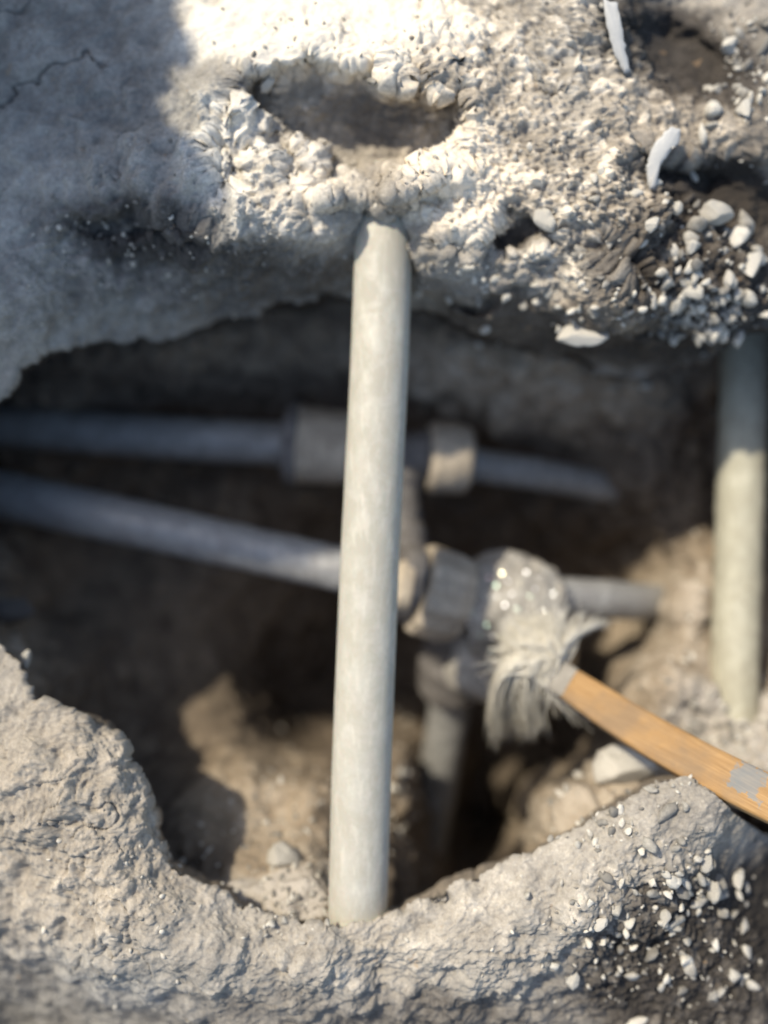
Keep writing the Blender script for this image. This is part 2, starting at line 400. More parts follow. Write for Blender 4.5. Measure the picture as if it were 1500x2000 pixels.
# rest of the level ground, out to forty metres
rim_o = P_out[:, -1]
rd = rim_o[:, :2] - np.array([0, .05]); rd /= np.linalg.norm(rd, axis=1, keepdims=True)
far = 0.004 * (1.22 ** np.arange(1, 48)); far = np.cumsum(far)
P_far = np.zeros((NT, len(far), 3)); P_far[..., :2] = rim_o[:, None, :2] + rd[:, None] * far[None, :, None]
P_far[..., 2] = rim_o[:, None, 2] * np.exp(-far / .05)[None]
P = np.concatenate([P_in, P_out, P_far], 1)
nv = P.shape[1]
Xa = np.concatenate([Xi, X, np.repeat(X[:, -1:], len(far), 1)], 1); Ya = np.concatenate([Yi, Y, np.repeat(Y[:, -1:], len(far), 1)], 1)
inframe = np.concatenate([np.ones_like(Xi), np.ones_like(X), np.repeat(np.exp(-far / .5)[None], NT, 0)], 1)
flat = P.reshape(-1, 3)
Xw = Xa + (fbm(flat, 45, 4, 11) * 22).reshape(Xa.shape); Yw = Ya + (fbm(flat, 45, 4, 19) * 22).reshape(Xa.shape)
isin = np.concatenate([np.ones_like(Xi), np.zeros_like(X), np.zeros((NT, len(far)))], 1)
# zones: how lumpy, how grainy, how pale or dark
lump = 0.45 + blobs(Xw, Yw, [(310, 310, 230, 170, 20, .55), (330, 500, 330, 110, 5, .5), (540, 300, 190, 150, 0, .6), (650, 385, 60, 45, 0, -.5), (1050, 300, 380, 330, 20, .25), (1250, 520, 300, 200, 20, .5), (650, 60, 300, 90, 0, .1), (1300, 1880, 250, 230, 0, .2), (120, 1650, 250, 250, 0, .55), (800, 1850, 400, 150, 0, .4)])
grain = 0.16 + blobs(Xw, Yw, [(1080, 250, 420, 330, 25, .75), (1300, 500, 330, 220, 20, .3), (700, 50, 280, 80, 0, .45), (1330, 1850, 230, 220, 0, .7), (540, 330, 170, 150, 0, .3), (250, 500, 260, 110, 0, .25)])
smooth = blobs(Xw, Yw, [(1080, 645, 330, 48, 8, 1), (1010, 455, 80, 35, -10, 1), (1330, 110, 120, 60, 25, .8), (1390, 360, 130, 45, 10, .8), (1210, 700, 190, 40, 5, 1), (880, 570, 60, 60, 0, .6), (760, 260, 110, 70, 0, .15), (1480, 1680, 110, 120, 40, .8)])
smooth = np.clip(smooth, 0, 1)
lump = np.clip(lump, 0, 1.3) * (1 - .6 * smooth); grain = np.clip(grain, 0, 1.1) * (1 - .85 * smooth)
nrm = gnormals(P, True)
s_ = np.sign((nrm * (CAM - P)).sum(-1)); fl = np.sign(s_[:, 100].mean()); nrm *= fl
q = flat + 0.004 * np.stack([vnoise(flat * 90, 31), vnoise(flat * 90, 32), vnoise(flat * 90, 33)], 1)
w0, v0 = worley(q, 0.038, 71); b0 = np.clip(1 - w0 * w0 * 1.3, 0, 1) * v0
w1, v1 = worley(q, 0.019, 1); w2, v2 = worley(q, 0.0085, 2); w3, v3 = worley(q, 0.0042, 5); w4, v4 = worley(q, 0.0023, 9)
b1 = np.clip(1 - w1 * w1 * 1.6, 0, 1) * v1; b2 = np.clip(1 - w2 * w2 * 1.9, 0, 1) * (v2 ** 1.2); b3 = np.clip(1 - w3 * w3 * 2.0, 0, 1) * v3; b4 = np.clip(1 - w4 * w4 * 2, 0, 1) * v4
L1, G1 = lump.reshape(-1), grain.reshape(-1)
big = fbm(flat, 22, 4, 41); mid = fbm(flat, 80, 5, 43, .55)
crk = np.abs(fbm(flat * np.array([1, 1, .3]), 20, 4, 51)); crack = np.exp(-(crk / (.008 + .016 * np.clip(fbm(flat, 60, 3, 53) + .4, 0, 1))) ** 2) * sstep(-.25, .25, fbm(flat, 14, 3, 57))
cz = blobs(Xa, Ya, [(150, 200, 330, 260, 0, 1), (200, 1750, 260, 260, 0, .55), (350, 600, 300, 150, 0, .3)]).reshape(-1)
gritty = 1 - np.abs(fbm(flat, 210, 5, 47, .62)); fineN = fbm(flat, 420, 4, 49, .6)
disp = L1 * (.0070 * big + .0036 * b1 + .0046 * b0 + .0036 * mid) + (.25 + L1) * .0014 * b2 + G1 * (.0007 * b2 + .0009 * b3 + .0009 * b4 + .0034 * gritty + .0012 * fineN) + (.3 + L1) * (.0005 * gritty + .0004 * fineN) + .0008 * mid - .0040 * crack * cz
disp *= (1 - .55 * isin.reshape(-1))
disp *= np.clip(inframe.reshape(-1), .0, 1)
P = P + nrm * disp.reshape(P.shape[:2])[..., None]
# unseen rise in the ground, added to throw shade over the left side
mx = -0.302 + .32 * np.clip(P[..., 1] - .56, -.06, .12) + .035 * vnoise(flat * np.array([0, 16, 0]), 61).reshape(P.shape[:2]) + .030 * vnoise(flat * np.array([0, 42, 0]), 62).reshape(P.shape[:2]) 
shade_bank = sstep(mx + .05, mx - .03, P[..., 0]) * sstep(.27, .33, P[..., 1]) * sstep(1.5, .9, P[..., 1]) * sstep(-1.6, -.8, P[..., 0])
outs = 1 - isin
P[..., 2] += shade_bank * outs * (.43 + .05 * fbm(flat, 9, 4, 71).reshape(P.shape[:2]))
tone = 0.60 + blobs(Xw, Yw, [
   (640, 60, 320, 110, 0, .48), (540, 330, 180, 150, 0, .28), (900, 350, 130, 130, 0, .32), (1050, 250, 300, 260, 20, .06), (1050, 250, 260, 260, 20, .02),  # pale dry mortar at top centre, brightened further to look sunlit
   (1310, 100, 190, 95, 25, -.62), (1400, 370, 170, 70, 12, -.60), (1390, 530, 210, 150, 20, -.48), (1100, 650, 330, 60, 8, -.34), (1010, 455, 80, 35, -10, -.40), (1230, 700, 200, 60, 5, -.2), (1200, 540, 70, 60, 0, -.3), (1480, 230, 60, 200, 0, -.2),
   (250, 440, 210, 70, 6, -.40), (450, 530, 270, 80, 6, -.24), (150, 540, 150, 100, 0, -.10), (560, 500, 120, 60, 0, -.1), (720, 250, 170, 90, 0, -.12), (150, 130, 260, 150, 0, -.08), (60, 420, 90, 110, 0, .06),  # recess above the pipe darkened: its shade put into the tone
   (1350, 1880, 250, 200, -20, -.60), (1510, 1730, 80, 110, 30, -.45), (60, 1600, 70, 70, 0, -.08), (700, 1990, 500, 70, 0, -.16), (50, 1960, 160, 120, 0, -.12),  # handle's shadow at right and shaded bottom-left corner put into the tone
   (900, 1800, 420, 120, -22, .09), (200, 1650, 260, 260, 40, .06), (850, 1990, 160, 60, 0, -.1)])
tone = tone.reshape(-1)
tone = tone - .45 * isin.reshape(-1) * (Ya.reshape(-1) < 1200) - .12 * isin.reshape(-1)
stone_bits = (sstep(.35, .7, b2 * 1.3) * (v2 > .55) + .8 * sstep(.3, .6, b3) * (v3 > .6)) * G1
tone = tone + .22 * stone_bits * (1 - smooth.reshape(-1)) + .05 * mid - .10 * crack * cz
warm = .30 + blobs(Xw, Yw, [(150, 300, 350, 400, 0, -.3), (100, 1980, 300, 130, 0, -.3), (1100, 650, 380, 80, 5, .35), (1350, 400, 250, 300, 0, .2), (900, 300, 200, 200, 0, .15), (200, 1600, 300, 250, 0, .15)]).reshape(-1) + .4 * isin.reshape(-1)  # cooled at upper left and bottom left: bluish shade put into the colour
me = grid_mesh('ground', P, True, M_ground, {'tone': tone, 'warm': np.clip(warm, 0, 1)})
ground = obj('ground', me); ground['kind'] = 'structure'
G_P = P.reshape(-1, 3); G_N = gnormals(P, True).reshape(-1, 3) * fl

# ---------------------------------------------------------------- pit under the slab
gx = np.arange(-560, 2100, 4.0); gy = np.arange(150, 2300, 4.0)
GX, GY = np.meshgrid(gx, gy, indexing='ij')
inD = tps([
 (-560, 150, .60), (-560, 1000, .60), (-560, 2300, .60), (600, 150, .60), (2100, 150, .60), (2100, 1000, .58), (2100, 2300, .60), (900, 2300, .60),
 (100, 500, .62), (500, 450, .61), (1000, 500, .60), (1500, 500, .60), (-150, 900, .69), (50, 760, .64), (300, 720, .63), (600, 680, .64), (720, 650, .63), (900, 700, .61), (1050, 720, .60), (1250, 770, .62), (1480, 750, .66),
 (300, 860, .70), (600, 900, .71), (900, 850, .70), (1150, 880, .68), (1250, 960, .655), (1400, 900, .68), (200, 960, .70), (450, 1000, .70),
 (0, 1150, .60), (-150, 1200, .58), (120, 1200, .68), (300, 1150, .71), (500, 1200, .76), (900, 1000, .74), (1150, 1050, .74), (1270, 1080, .72), (1330, 1080, .635), (1400, 1000, .67), (1500, 980, .66),
 (1300, 1180, .63), (1350, 1200, .60), (1480, 1150, .64), (1600, 1200, .60), (1240, 1230, .74), (1270, 1310, .585), (1190, 1340, .65), (1380, 1350, .57), (1500, 1400, .56), (1440, 1270, .63), (1600, 1500, .51), (1330, 1430, .575), (1450, 1500, .53),
 (560, 1380, .82), (620, 1280, .84), (620, 1440, .76), (760, 1300, .88), (250, 1350, .68), (380, 1450, .635), (450, 1400, .665), (500, 1480, .60), (580, 1510, .58), (640, 1500, .60), (550, 1580, .555), (640, 1600, .555), (450, 1580, .55), (380, 1600, .545), (330, 1620, .55), (320, 1540, .585),
 (300, 1480, .64), (480, 1690, .52), (580, 1720, .50), (620, 1760, .490), (500, 1780, .495), (400, 1720, .53), (560, 1690, .515), (730, 1600, .62), (790, 1480, .66), (790, 1700, .60), (800, 1580, .64),
 (880, 1600, .84), (950, 1500, .90), (980, 1620, .86), (900, 1720, .76), (1000, 1430, .90), (1080, 1450, .84), (1040, 1560, .66), (1060, 1620, .58), (1120, 1560, .545), (1200, 1530, .535), (1200, 1600, .53), (1100, 1660, .55), (1000, 1690, .62),
 (1290, 1480, .55), (1400, 1530, .545), (1300, 1560, .54), (1450, 1620, .55), (1000, 1250, .82), (1200, 1130, .76), (150, 1300, .62), (60, 1330, .58), (900, 1950, .60), (300, 1900, .58), (1300, 1900, .58)], 2e-5)
DI = np.clip(inD(GX, GY).reshape(GX.shape), .475, .92)
PI_ = unproj(GX, GY, DI); fl2 = PI_.reshape(-1, 3)
nI = gnormals(PI_, False); sg = np.sign((nI * (CAM - PI_)).sum(-1).mean()); nI *= sg
q = fl2 + 0.004 * np.stack([vnoise(fl2 * 80, 31), vnoise(fl2 * 80, 32), vnoise(fl2 * 80, 33)], 1)
w1, v1 = worley(q, 0.024, 101); w2, v2 = worley(q, 0.010, 102); w3, v3 = worley(q, 0.005, 103)
b1 = np.clip(1 - w1 * w1 * 1.6, 0, 1) * v1; b2 = np.clip(1 - w2 * w2 * 1.9, 0, 1) * v2; b3 = np.clip(1 - w3 * w3 * 2, 0, 1) * v3
xr, yr = GX.reshape(-1), GY.reshape(-1)
big = fbm(fl2, 20, 4, 141); mid = fbm(fl2, 75, 5, 143, .55)
xw = xr + 25 * fbm(fl2, 40, 3, 145); yw = yr + 25 * fbm(fl2, 40, 3, 147)
smI = np.clip(blobs(xw, yw, [(520, 1560, 240, 180, 20, 1), (280, 1200, 300, 230, 15, .85), (1330, 1250, 120, 120, -40, .5)]), 0, 1)
dI = (.006 * big + .006 * b1 + .0045 * mid + .0038 * b2 + .0020 * b3) * (1 - .6 * smI)
PI_ = PI_ + nI * dI.reshape(GX.shape)[..., None]
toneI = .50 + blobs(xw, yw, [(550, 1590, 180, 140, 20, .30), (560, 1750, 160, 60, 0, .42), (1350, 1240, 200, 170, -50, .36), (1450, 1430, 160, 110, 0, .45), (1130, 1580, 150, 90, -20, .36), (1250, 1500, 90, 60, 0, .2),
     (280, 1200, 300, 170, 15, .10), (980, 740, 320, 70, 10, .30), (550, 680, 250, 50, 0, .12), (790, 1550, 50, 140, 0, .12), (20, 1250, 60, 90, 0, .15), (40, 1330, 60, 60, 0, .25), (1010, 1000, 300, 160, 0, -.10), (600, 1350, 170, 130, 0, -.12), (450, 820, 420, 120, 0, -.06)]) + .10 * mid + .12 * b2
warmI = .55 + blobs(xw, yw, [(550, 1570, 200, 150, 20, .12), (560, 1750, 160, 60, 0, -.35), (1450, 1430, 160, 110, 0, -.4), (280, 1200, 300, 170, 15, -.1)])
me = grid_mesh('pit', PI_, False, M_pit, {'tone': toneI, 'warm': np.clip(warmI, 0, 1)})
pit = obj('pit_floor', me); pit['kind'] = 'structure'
I_P = PI_.reshape(-1, 3); I_N = gnormals(PI_, False).reshape(-1, 3) * sg

# surface lookup: nearest visible ground vertex at a picture position
AP = np.concatenate([G_P, I_P]); AN = np.concatenate([G_N, I_N])
ax_, ay_, ad_ = proj(AP)
def surf(px, py, r=5):
    m = np.where((np.abs(ax_ - px) < r) & (np.abs(ay_ - py) < r) & (ad_ > .2))[0]
    if len(m) == 0: return None
    k = m[np.argmin(ad_[m])]
    return AP[k], AN[k]
cellpx = 4
ok = (ax_ > -60) & (ax_ < 1560) & (ay_ > -60) & (ay_ < 2060) & (ad_ > .2)
ids = np.where(ok)[0]; key = ((ax_[ids] + 60) // cellpx).astype(int) * 1000 + ((ay_[ids] + 60) // cellpx).astype(int)
order = np.lexsort((ad_[ids], key)); ks, first = np.unique(key[order], return_index=True)
LUT = dict(zip(ks.tolist(), ids[order][first].tolist()))
def fast_surf(px, py):
    k = LUT.get(int((px + 60) // cellpx) * 1000 + int((py + 60) // cellpx))
    return None if k is None else (AP[k], AN[k])

# ---------------------------------------------------------------- stones
rng = np.random.default_rng(7)
import bmesh
def ico(sub):
    bm = bmesh.new(); bmesh.ops.create_icosphere(bm, subdivisions=sub, radius=1.0)
    v = np.array([x.co[:] for x in bm.verts]); f = [[x.index for x in p.verts] for p in bm.faces]; bm.free(); return v, f
IV3, IF3 = ico(4); IV1, IF1 = ico(1); IV2, IF2 = ico(2)
def stone_verts(V, seed, rough=.3):
    r = 1 + rough * fbm(V + seed * 5.1, 1.1, 3, seed % 50) + .35 * rough * fbm(V + seed, 3.5, 3, seed % 31)
    P = V * r[:, None]
    g = np.random.default_rng(seed)
    for _ in range(11):                                 # chipped facets
        n = g.normal(size=3); n /= np.linalg.norm(n); d = P @ n; c = .45 + .3 * g.random()
        P = P - np.outer(np.maximum(d - c, 0) * .85, n)
    return P
def rotm(g): 
    a = g.normal(size=(3, 3)); qm, _ = np.linalg.qr(a); return qm
base_meshes = []
for k in range(8):
    V = stone_verts(IV3, 300 + k) * np.array([1, .8, .62])
    base_meshes.append(pyd_mesh('stone', V, IF3, M_stone))
big_stones = [ # px, py, radius px, label, stretch
 (1403, 418, 34, 'largest angular pale stone on the dark soil upper right', 1.1), (1352, 478, 17, 'pale oval stone left below the largest upper-right stone', 1.6),
 (1472, 520, 26, 'long pale stone at the right edge over the greenish pipe', 1.6), (1352, 568, 23, 'egg-shaped white stone in the dark soil above the pit rim', 1.5),
 (1427, 545, 17, 'small tilted pale stone left of the long edge stone', 1.3), (1400, 650, 19, 'pale stone just above the top of the greenish pipe', 1.3),
 (1357, 662, 15, 'pale pebble near the overhang tip left of the greenish pipe', 1.2), (1322, 412, 14, 'round pale pebble left of the largest upper-right stone', 1.0),
 (1280, 440, 17, 'grey-white pebble at the lower end of the white chip', 1.3), (1423, 95, 22, 'round whitish stone in the dark soil near the top right corner', 1.1),
 (1455, 215, 17, 'pale stone on the ridge at the far upper right', 1.4), (1062, 440, 26, 'chunky pale lump above the dark hollow', 1.2),
 (952, 645, 13, 'small bright pebble hanging on the overhang right of the white pipe', 1.1), (532, 160, 22, 'rounded sunlit lump in the hollow above the pipe', 1.1),
 (1318, 610, 15, 'cream pebble left of the egg-shaped white stone', 1.2), (1130, 655, 30, 'broad crumbly pale lump on the overhang edge', 1.7),
 (1225, 1508, 52, 'large pale grey rock beside the wooden handle', 1.35), (1380, 1690, 22, 'pale chip on the dark side of the near lip', 1.3),
 (1445, 1720, 17, 'cream chip at the right end of the near lip', 1.2), (1395, 1735, 20, 'angular cream stone under the right end of the lip', 1.4),
 (1172, 1805, 18, 'pale rounded stone at the left of the dark lower right soil', 1.2), (1300, 1790, 14, 'thin upright white chip in the lower right soil', 1.7),
 (1455, 1805, 13, 'small white chip near the lower right edge', 1.3), (1120, 1920, 17, 'pale pebble at the bottom of the near lip', 1.2),
 (550, 1680, 34, 'smooth tan stone on the sand below the cave mouth', 1.1), (20, 1190, 46, 'dark rounded stone at the left edge of the pit', 1.2), (50, 1285, 17, 'small grey pebble on the left edge of the pit', 1.1),
 (1445, 720, 0, '', 1)]
gs = np.random.default_rng(21)
for k, (px, py, r, lab, st) in enumerate(big_stones):
    if r == 0: continue
    s = surf(px, py, 6)
    if s is None: continue
    p, n = s; d = proj(p[None])[2][0]; rad = r * d / F
    o = obj('stone', base_meshes[k % 8], None, tuple(p + n * rad * .25))
    yaw = gs.uniform(-.5, .5) + (math.pi / 2 - .3 if r < 30 else 0)
    o.rotation_euler = (gs.uniform(-.4, .4), gs.uniform(-.4, .4), yaw)
    o.scale = (rad * st, rad * 1.1, rad * 1.1)
    tag(o, lab, 'stone', 'larger loose stones around the pit')
    if r == 46 or 'tan' in lab: o.data = o.data.copy(); o.data.materials[0] = M_dark if r == 46 else M_gravel
# loose gravel, too much to count
V_all, F_all, T_all = [], [], []; off = 0
def polytest(x, y):
    xx = np.array([x]); yy = np.array([y])
    return blobs(xx, yy, [(1080, 655, 300, 45, 8, 1), (1010, 455, 80, 38, -10, 1), (1310, 100, 130, 60, 25, 1), (1400, 365, 110, 40, 10, 1), (1210, 700, 190, 40, 5, 1), (870, 590, 60, 60, 0, 1), (740, 250, 140, 80, 0, 1), (1480, 1690, 110, 120, 40, 1)])[0] > rng.random() * 1.1
def scatter(n, cx, cy, rx, ry, rmin, rmax, ang=0):
    global off
    a = math.radians(ang)
    for _ in range(n):
        t = rng.normal(size=2) * .5; x = cx + math.cos(a) * t[0] * rx - math.sin(a) * t[1] * ry; y = cy + math.sin(a) * t[0] * rx + math.cos(a) * t[1] * ry
        s = fast_surf(x, y)
        if s is None: continue
        if polytest(x, y): continue
        p, nn = s; r = (rmin + (rmax - rmin) * rng.random() ** 2.5) * .5 / F
        V = stone_verts(IV2 if r > .0022 else IV1, int(rng.integers(1, 900)), .35) * (r * np.array([1.1 + .7 * rng.random(), 1, .6 + .3 * rng.random()])) @ rotm(rng).T + p + nn * r * .1
        T_all.append(np.full(len(V), rng.normal() * .45 + .08)); V_all.append(V); ff = IF2 if r > .0022 else IF1
        F_all.extend([[i + off for i in f] for f in ff]); off += len(V)
scatter(120, 1400, 480, 130, 210, 4, 22); scatter(160, 1350, 610, 140, 80, 5, 16); scatter(90, 1180, 520, 170, 150, 4, 15); scatter(110, 1050, 250, 420, 320, 3, 9, 25)
scatter(130, 1440, 130, 80, 140, 4, 16); scatter(90, 1130, 650, 130, 40, 4, 14, 8); scatter(110, 900, 560, 90, 120, 4, 13)
scatter(230, 1330, 1830, 240, 230, 3, 18, -20); scatter(120, 1400, 1730, 110, 40, 5, 15); scatter(70, 1150, 1830, 130, 180, 3, 9, 30); scatter(140, 1150, 1580, 170, 90, 3, 12, -20)
scatter(170, 1430, 1430, 140, 90, 4, 15); scatter(110, 1380, 1250, 110, 180, 3, 9); scatter(160, 550, 1600, 170, 160, 3, 9); scatter(60, 560, 400, 220, 150, 3, 9); scatter(60, 700, 80, 320, 90, 3, 8)
scatter(90, 300, 1750, 330, 220, 2, 8); scatter(120, 560, 1760, 110, 60, 3, 10); scatter(80, 790, 1550, 30, 220, 5, 14); scatter(100, 200, 500, 260, 160, 3, 8)
gm = pyd_mesh('gravel', np.concatenate(V_all), F_all, M_gravel)
ga = gm.attributes.new('tone', 'FLOAT', 'POINT'); ga.data.foreach_set('value', np.concatenate(T_all).astype(np.float32))
grav = obj('gravel', gm)
tag(grav, 'loose crumbs and pale gravel lying over the broken ground', 'gravel', None, 'stuff')

# ---------------------------------------------------------------- pipes
def frame_of(t):
    a = np.array([0, 0, 1.0]) if abs(t[2]) < .9 else np.array([1.0, 0, 0])
    u = np.cross(t, a); u /= np.linalg.norm(u); return u, np.cross(t, u)
def tube_mesh(name, pts, radii, mat, seg=48, n=160, rough=.0004, seed=0, cap=True, sx=1, origin=None):
    """pts: list of (px, py, depth); smooth path, radius interpolated; returned around origin"""
    W = np.array([unproj(*p) for p in pts]); tt = np.linspace(0, 1, len(W)); t = np.linspace(0, 1, n)
    if len(W) > 2:
        tt = np.concatenate([[0], np.cumsum(np.linalg.norm(np.diff(W, axis=0), axis=1))]); tt /= tt[-1]
        h = max(3, n // 9) | 1; kr = np.hanning(h + 2)[1:-1]; kr /= kr.sum(); e = h // 2; dt = t[1]
        te = np.arange(-e, n + e) * dt; path = []
        for k in range(3):
            y = np.interp(te, tt, W[:, k])
            y = np.where(te < 0, W[0, k] + (W[1, k] - W[0, k]) / (tt[1] - tt[0]) * te, y)
            y = np.where(te > 1, W[-1, k] + (W[-1, k] - W[-2, k]) / (tt[-1] - tt[-2]) * (te - 1), y)
            path.append(np.convolve(y, kr, 'valid'))
        path = np.stack(path, 1)
    else: path = W[0] + (W[1] - W[0]) * t[:, None]
    rad = np.interp(t, np.linspace(0, 1, len(radii)), radii)
    T = np.gradient(path, axis=0); T /= np.linalg.norm(T, axis=1, keepdims=True)
    u, v = frame_of(T[0]); th = np.linspace(0, 2 * np.pi, seg, endpoint=False)
    rings = []
    for k in range(n):
        u = u - T[k] * (u @ T[k]); u /= np.linalg.norm(u); v = np.cross(T[k], u)
        rings.append(path[k] + rad[k] * (np.cos(th)[:, None] * u + np.sin(th)[:, None] * v))
    G = np.array(rings); f = G.reshape(-1, 3)
    nn = (G - path[:, None]) / rad[:, None, None]
    dd = rough * (fbm(f, 120, 4, seed) + .6 * fbm(f, 25, 2, seed + 3))
    G = G + nn * dd.reshape(n, seg)[..., None]
    o = W[0] if origin is None else origin
    G = np.concatenate([G, G[:, :1]], 1) - o
    if cap:
        c0 = np.repeat((path[0] - o)[None, None], seg + 1, 1); c1 = np.repeat((path[-1] - o)[None, None], seg + 1, 1)
        G = np.concatenate([c0, G, c1], 0)
    return grid_mesh(name, G, False, mat)
def pipe(name, pts, radii, mat, label, group=None, **kw):
    W0 = unproj(*pts[0])
    o = obj(name, tube_mesh(name, pts, radii, mat, **kw), None, tuple(W0)); tag(o, label, 'pipe', group); return o
R0 = .0163
pipe('pipe', [(757, 350, .513), (753, 400, .507), (749, 470, .503), (742, 700, .497), (722, 1100, .492), (706, 1500, .487), (699, 1780, .486), (697, 1850, .493)], [R0], M_pipe,
     'pale grey plastic pipe running upright across the whole opening in front', n=400, seg=72, rough=.00008)
pipe('pipe', [(1458, 560, .62), (1452, 800, .612), (1443, 1050, .60), (1436, 1300, .585), (1430, 1520, .575)], [.0160, .0155, .0150], M_pipe2,
     'greenish grey pipe standing at the right edge, shaded above and lit below', n=200, rough=.0004, seed=5)
pipe('pipe', [(-150, 820, .66), (60, 835, .655), (300, 853, .65), (585, 868, .645)], [.0150, .0158, .0160, .0160], M_pipe3,
     'upper dusty grey pipe entering the round collar from the left', seed=7)
pipe('pipe', [(905, 905, .652), (1050, 925, .665), (1180, 950, .685), (1300, 975, .71)], [.0125, .0120, .0110, .010], M_pipe3,
     'thin dusty pipe leaving the upper union towards the right soil', seed=9)
pipe('pipe', [(-220, 920, .64), (0, 965, .63), (300, 1030, .605), (650, 1108, .585), (800, 1150, .583)], [.0165, .0168, .0160, .0148, .0148], M_pipe3b,
     'lower grey pipe slanting in from the left with a wet shine', seed=11)
pipe('pipe', [(1060, 1165, .61), (1180, 1170, .625), (1290, 1178, .655), (1380, 1190, .69)], [.0135, .0135, .0130, .012], M_pipe3b,
     'short pale pipe stub behind the brush pointing right', seed=13)
pipe('pipe', [(885, 1270, .66), (875, 1400, .68), (850, 1560, .71), (826, 1720, .75), (815, 1800, .77)], [.0155], M_pipe3,
     'dim grey pipe dropping into the dark below the brush', seed=15)

# fittings: bodies of revolution along an axis between two picture points
def lathe_mesh(name, a, b, prof, mat, seg=64, rough=.0006, seed=0, origin=None, hexa=None, ribs=0, crust=0):
    A, B = unproj(*a), unproj(*b); T = B - A; Ln = np.linalg.norm(T); T /= Ln; u, v = frame_of(T)
    pr = np.array(prof, float); tt = np.linspace(0, 1, 70); s = np.concatenate([[0], np.cumsum(np.hypot(np.diff(pr[:, 0]) * Ln, np.diff(pr[:, 1])))]); s /= s[-1]
    x = np.interp(tt, s, pr[:, 0]); r = np.interp(tt, s, pr[:, 1])
    th = np.linspace(0, 2 * np.pi, seg + 1)
    rr = r[:, None] * np.ones(seg + 1)
    if ribs: rr = rr * (1 + .03 * np.sign(np.cos(th * ribs))[None] * (r[:, None] > .6 * r.max()))
    if hexa: rr = rr * (1 + (1 / np.cos((th + .3) % (2 * np.pi / hexa) - np.pi / hexa) - 1) * .8)[None]
    G = A + T * (x * Ln)[:, None, None] + rr[..., None] * (np.cos(th)[:, None] * u + np.sin(th)[:, None] * v)[None]
    f = G.reshape(-1, 3); ax = (A + T * (x * Ln)[:, None, None]); nn = G - ax; nn /= np.linalg.norm(nn, axis=-1, keepdims=True) + 1e-9
    d = rough * fbm(f, 110, 4, seed) + crust * (fbm(f, 35, 4, seed + 2))
    G = G + nn * d.reshape(G.shape[:2])[..., None] * np.minimum(1, rr / (.3 * rr.max()))[..., None]
    G[:, -1] = G[:, 0]
    o = A if origin is None else origin
    return grid_mesh(name, G - o, False, mat)
# upper union
c0 = unproj(700, 872, .645)
U = thing('pipe_union', 'dusty upper pipe union with broad round collars behind the white pipe', 'pipe fitting', tuple(c0))
obj('collar', lathe_mesh('collar', (572, 866, .645), (690, 876, .645), [(0, .012), (0, .0275), (.04, .0292), (.14, .0292), (.17, .0272), (.9, .0262), (1, .022), (1, .01)], M_fit, origin=c0, seed=21, ribs=0), U)
obj('flange', lathe_mesh('flange', (558, 865, .645), (588, 867, .645), [(0, .015), (0, .0286), (.4, .0305), (.8, .0305), (1, .028), (1, .012)], M_fit2, origin=c0, seed=22), U)
obj('body', lathe_mesh('body', (680, 876, .645), (850, 892, .647), [(0, .012), (0, .0225), (.3, .0165), (.7, .0165), (.85, .019), (1, .019), (1, .01)], M_fit2, origin=c0, seed=23), U)
obj('nut', lathe_mesh('nut', (835, 892, .647), (918, 898, .650), [(0, .012), (0, .0238), (.12, .0262), (.55, .0262), (.9, .0245), (1, .0200), (1, .01)], M_fit, origin=c0, seed=24), U)
obj('branch', lathe_mesh('branch', (775, 890, .648), (790, 1085, .628), [(0, .010), (0, .0175), (.3, .0175), (.35, .014), (.7, .014), (.75, .017), (1, .017), (1, .01)], M_fit2, origin=c0, seed=25), U)
# lower tee
c1 = unproj(850, 1150, .60)
T2 = thing('pipe_tee', 'brown dirt-caked lower pipe tee left of the brush head', 'pipe fitting', tuple(c1))
obj('body', lathe_mesh('body', (770, 1130, .59), (930, 1180, .605), [(0, .012), (0, .024), (.08, .026), (.2, .026), (.3, .0215), (.6, .0215), (1, .0235), (1, .01)], M_fit2, origin=c1, seed=31, crust=.0015), T2)
obj('nut', lathe_mesh('nut', (815, 1146, .592), (900, 1172, .60), [(0, .015), (0, .0275), (.12, .0295), (.7, .0295), (1, .026), (1, .012)], M_fit, origin=c1, seed=32, ribs=12, crust=.0014), T2)
obj('stub', lathe_mesh('stub', (748, 1138, .578), (800, 1146, .580), [(0, .004), (0, .0125), (.4, .0130), (.6, .0165), (1, .0165), (1, .01)], M_fit, origin=c1, seed=33, crust=.0008), T2)
obj('branch', lathe_mesh('branch', (890, 1180, .62), (880, 1345, .665), [(0, .01), (0, .021), (.55, .021), (.62, .0245), (.98, .0245), (1, .022), (1, .01)], M_fit2, origin=c1, seed=34, crust=.001), T2)
# crusted coupling under the brush
c2 = unproj(1000, 1200, .60)
K = thing('pipe_coupling', 'bulky coupling caked in grey mortar and glinting wet under the brush', 'pipe fitting', tuple(c2))
obj('body', lathe_mesh('body', (905, 1205, .606), (1100, 1165, .606), [(0, .012), (0, .0300), (.06, .0325), (.25, .034), (.5, .036), (.7, .0345), (.86, .028), (.97, .019), (1, .01)], M_crust, origin=c2, seed=41, crust=.0075, rough=.0022), K)
obj('branch', lathe_mesh('branch', (965, 1220, .615), (950, 1335, .635), [(0, .01), (0, .027), (.6, .0275), (.9, .0262), (1, .022), (1, .008)], M_crust, origin=c2, seed=42, crust=.006, rough=.002), K)
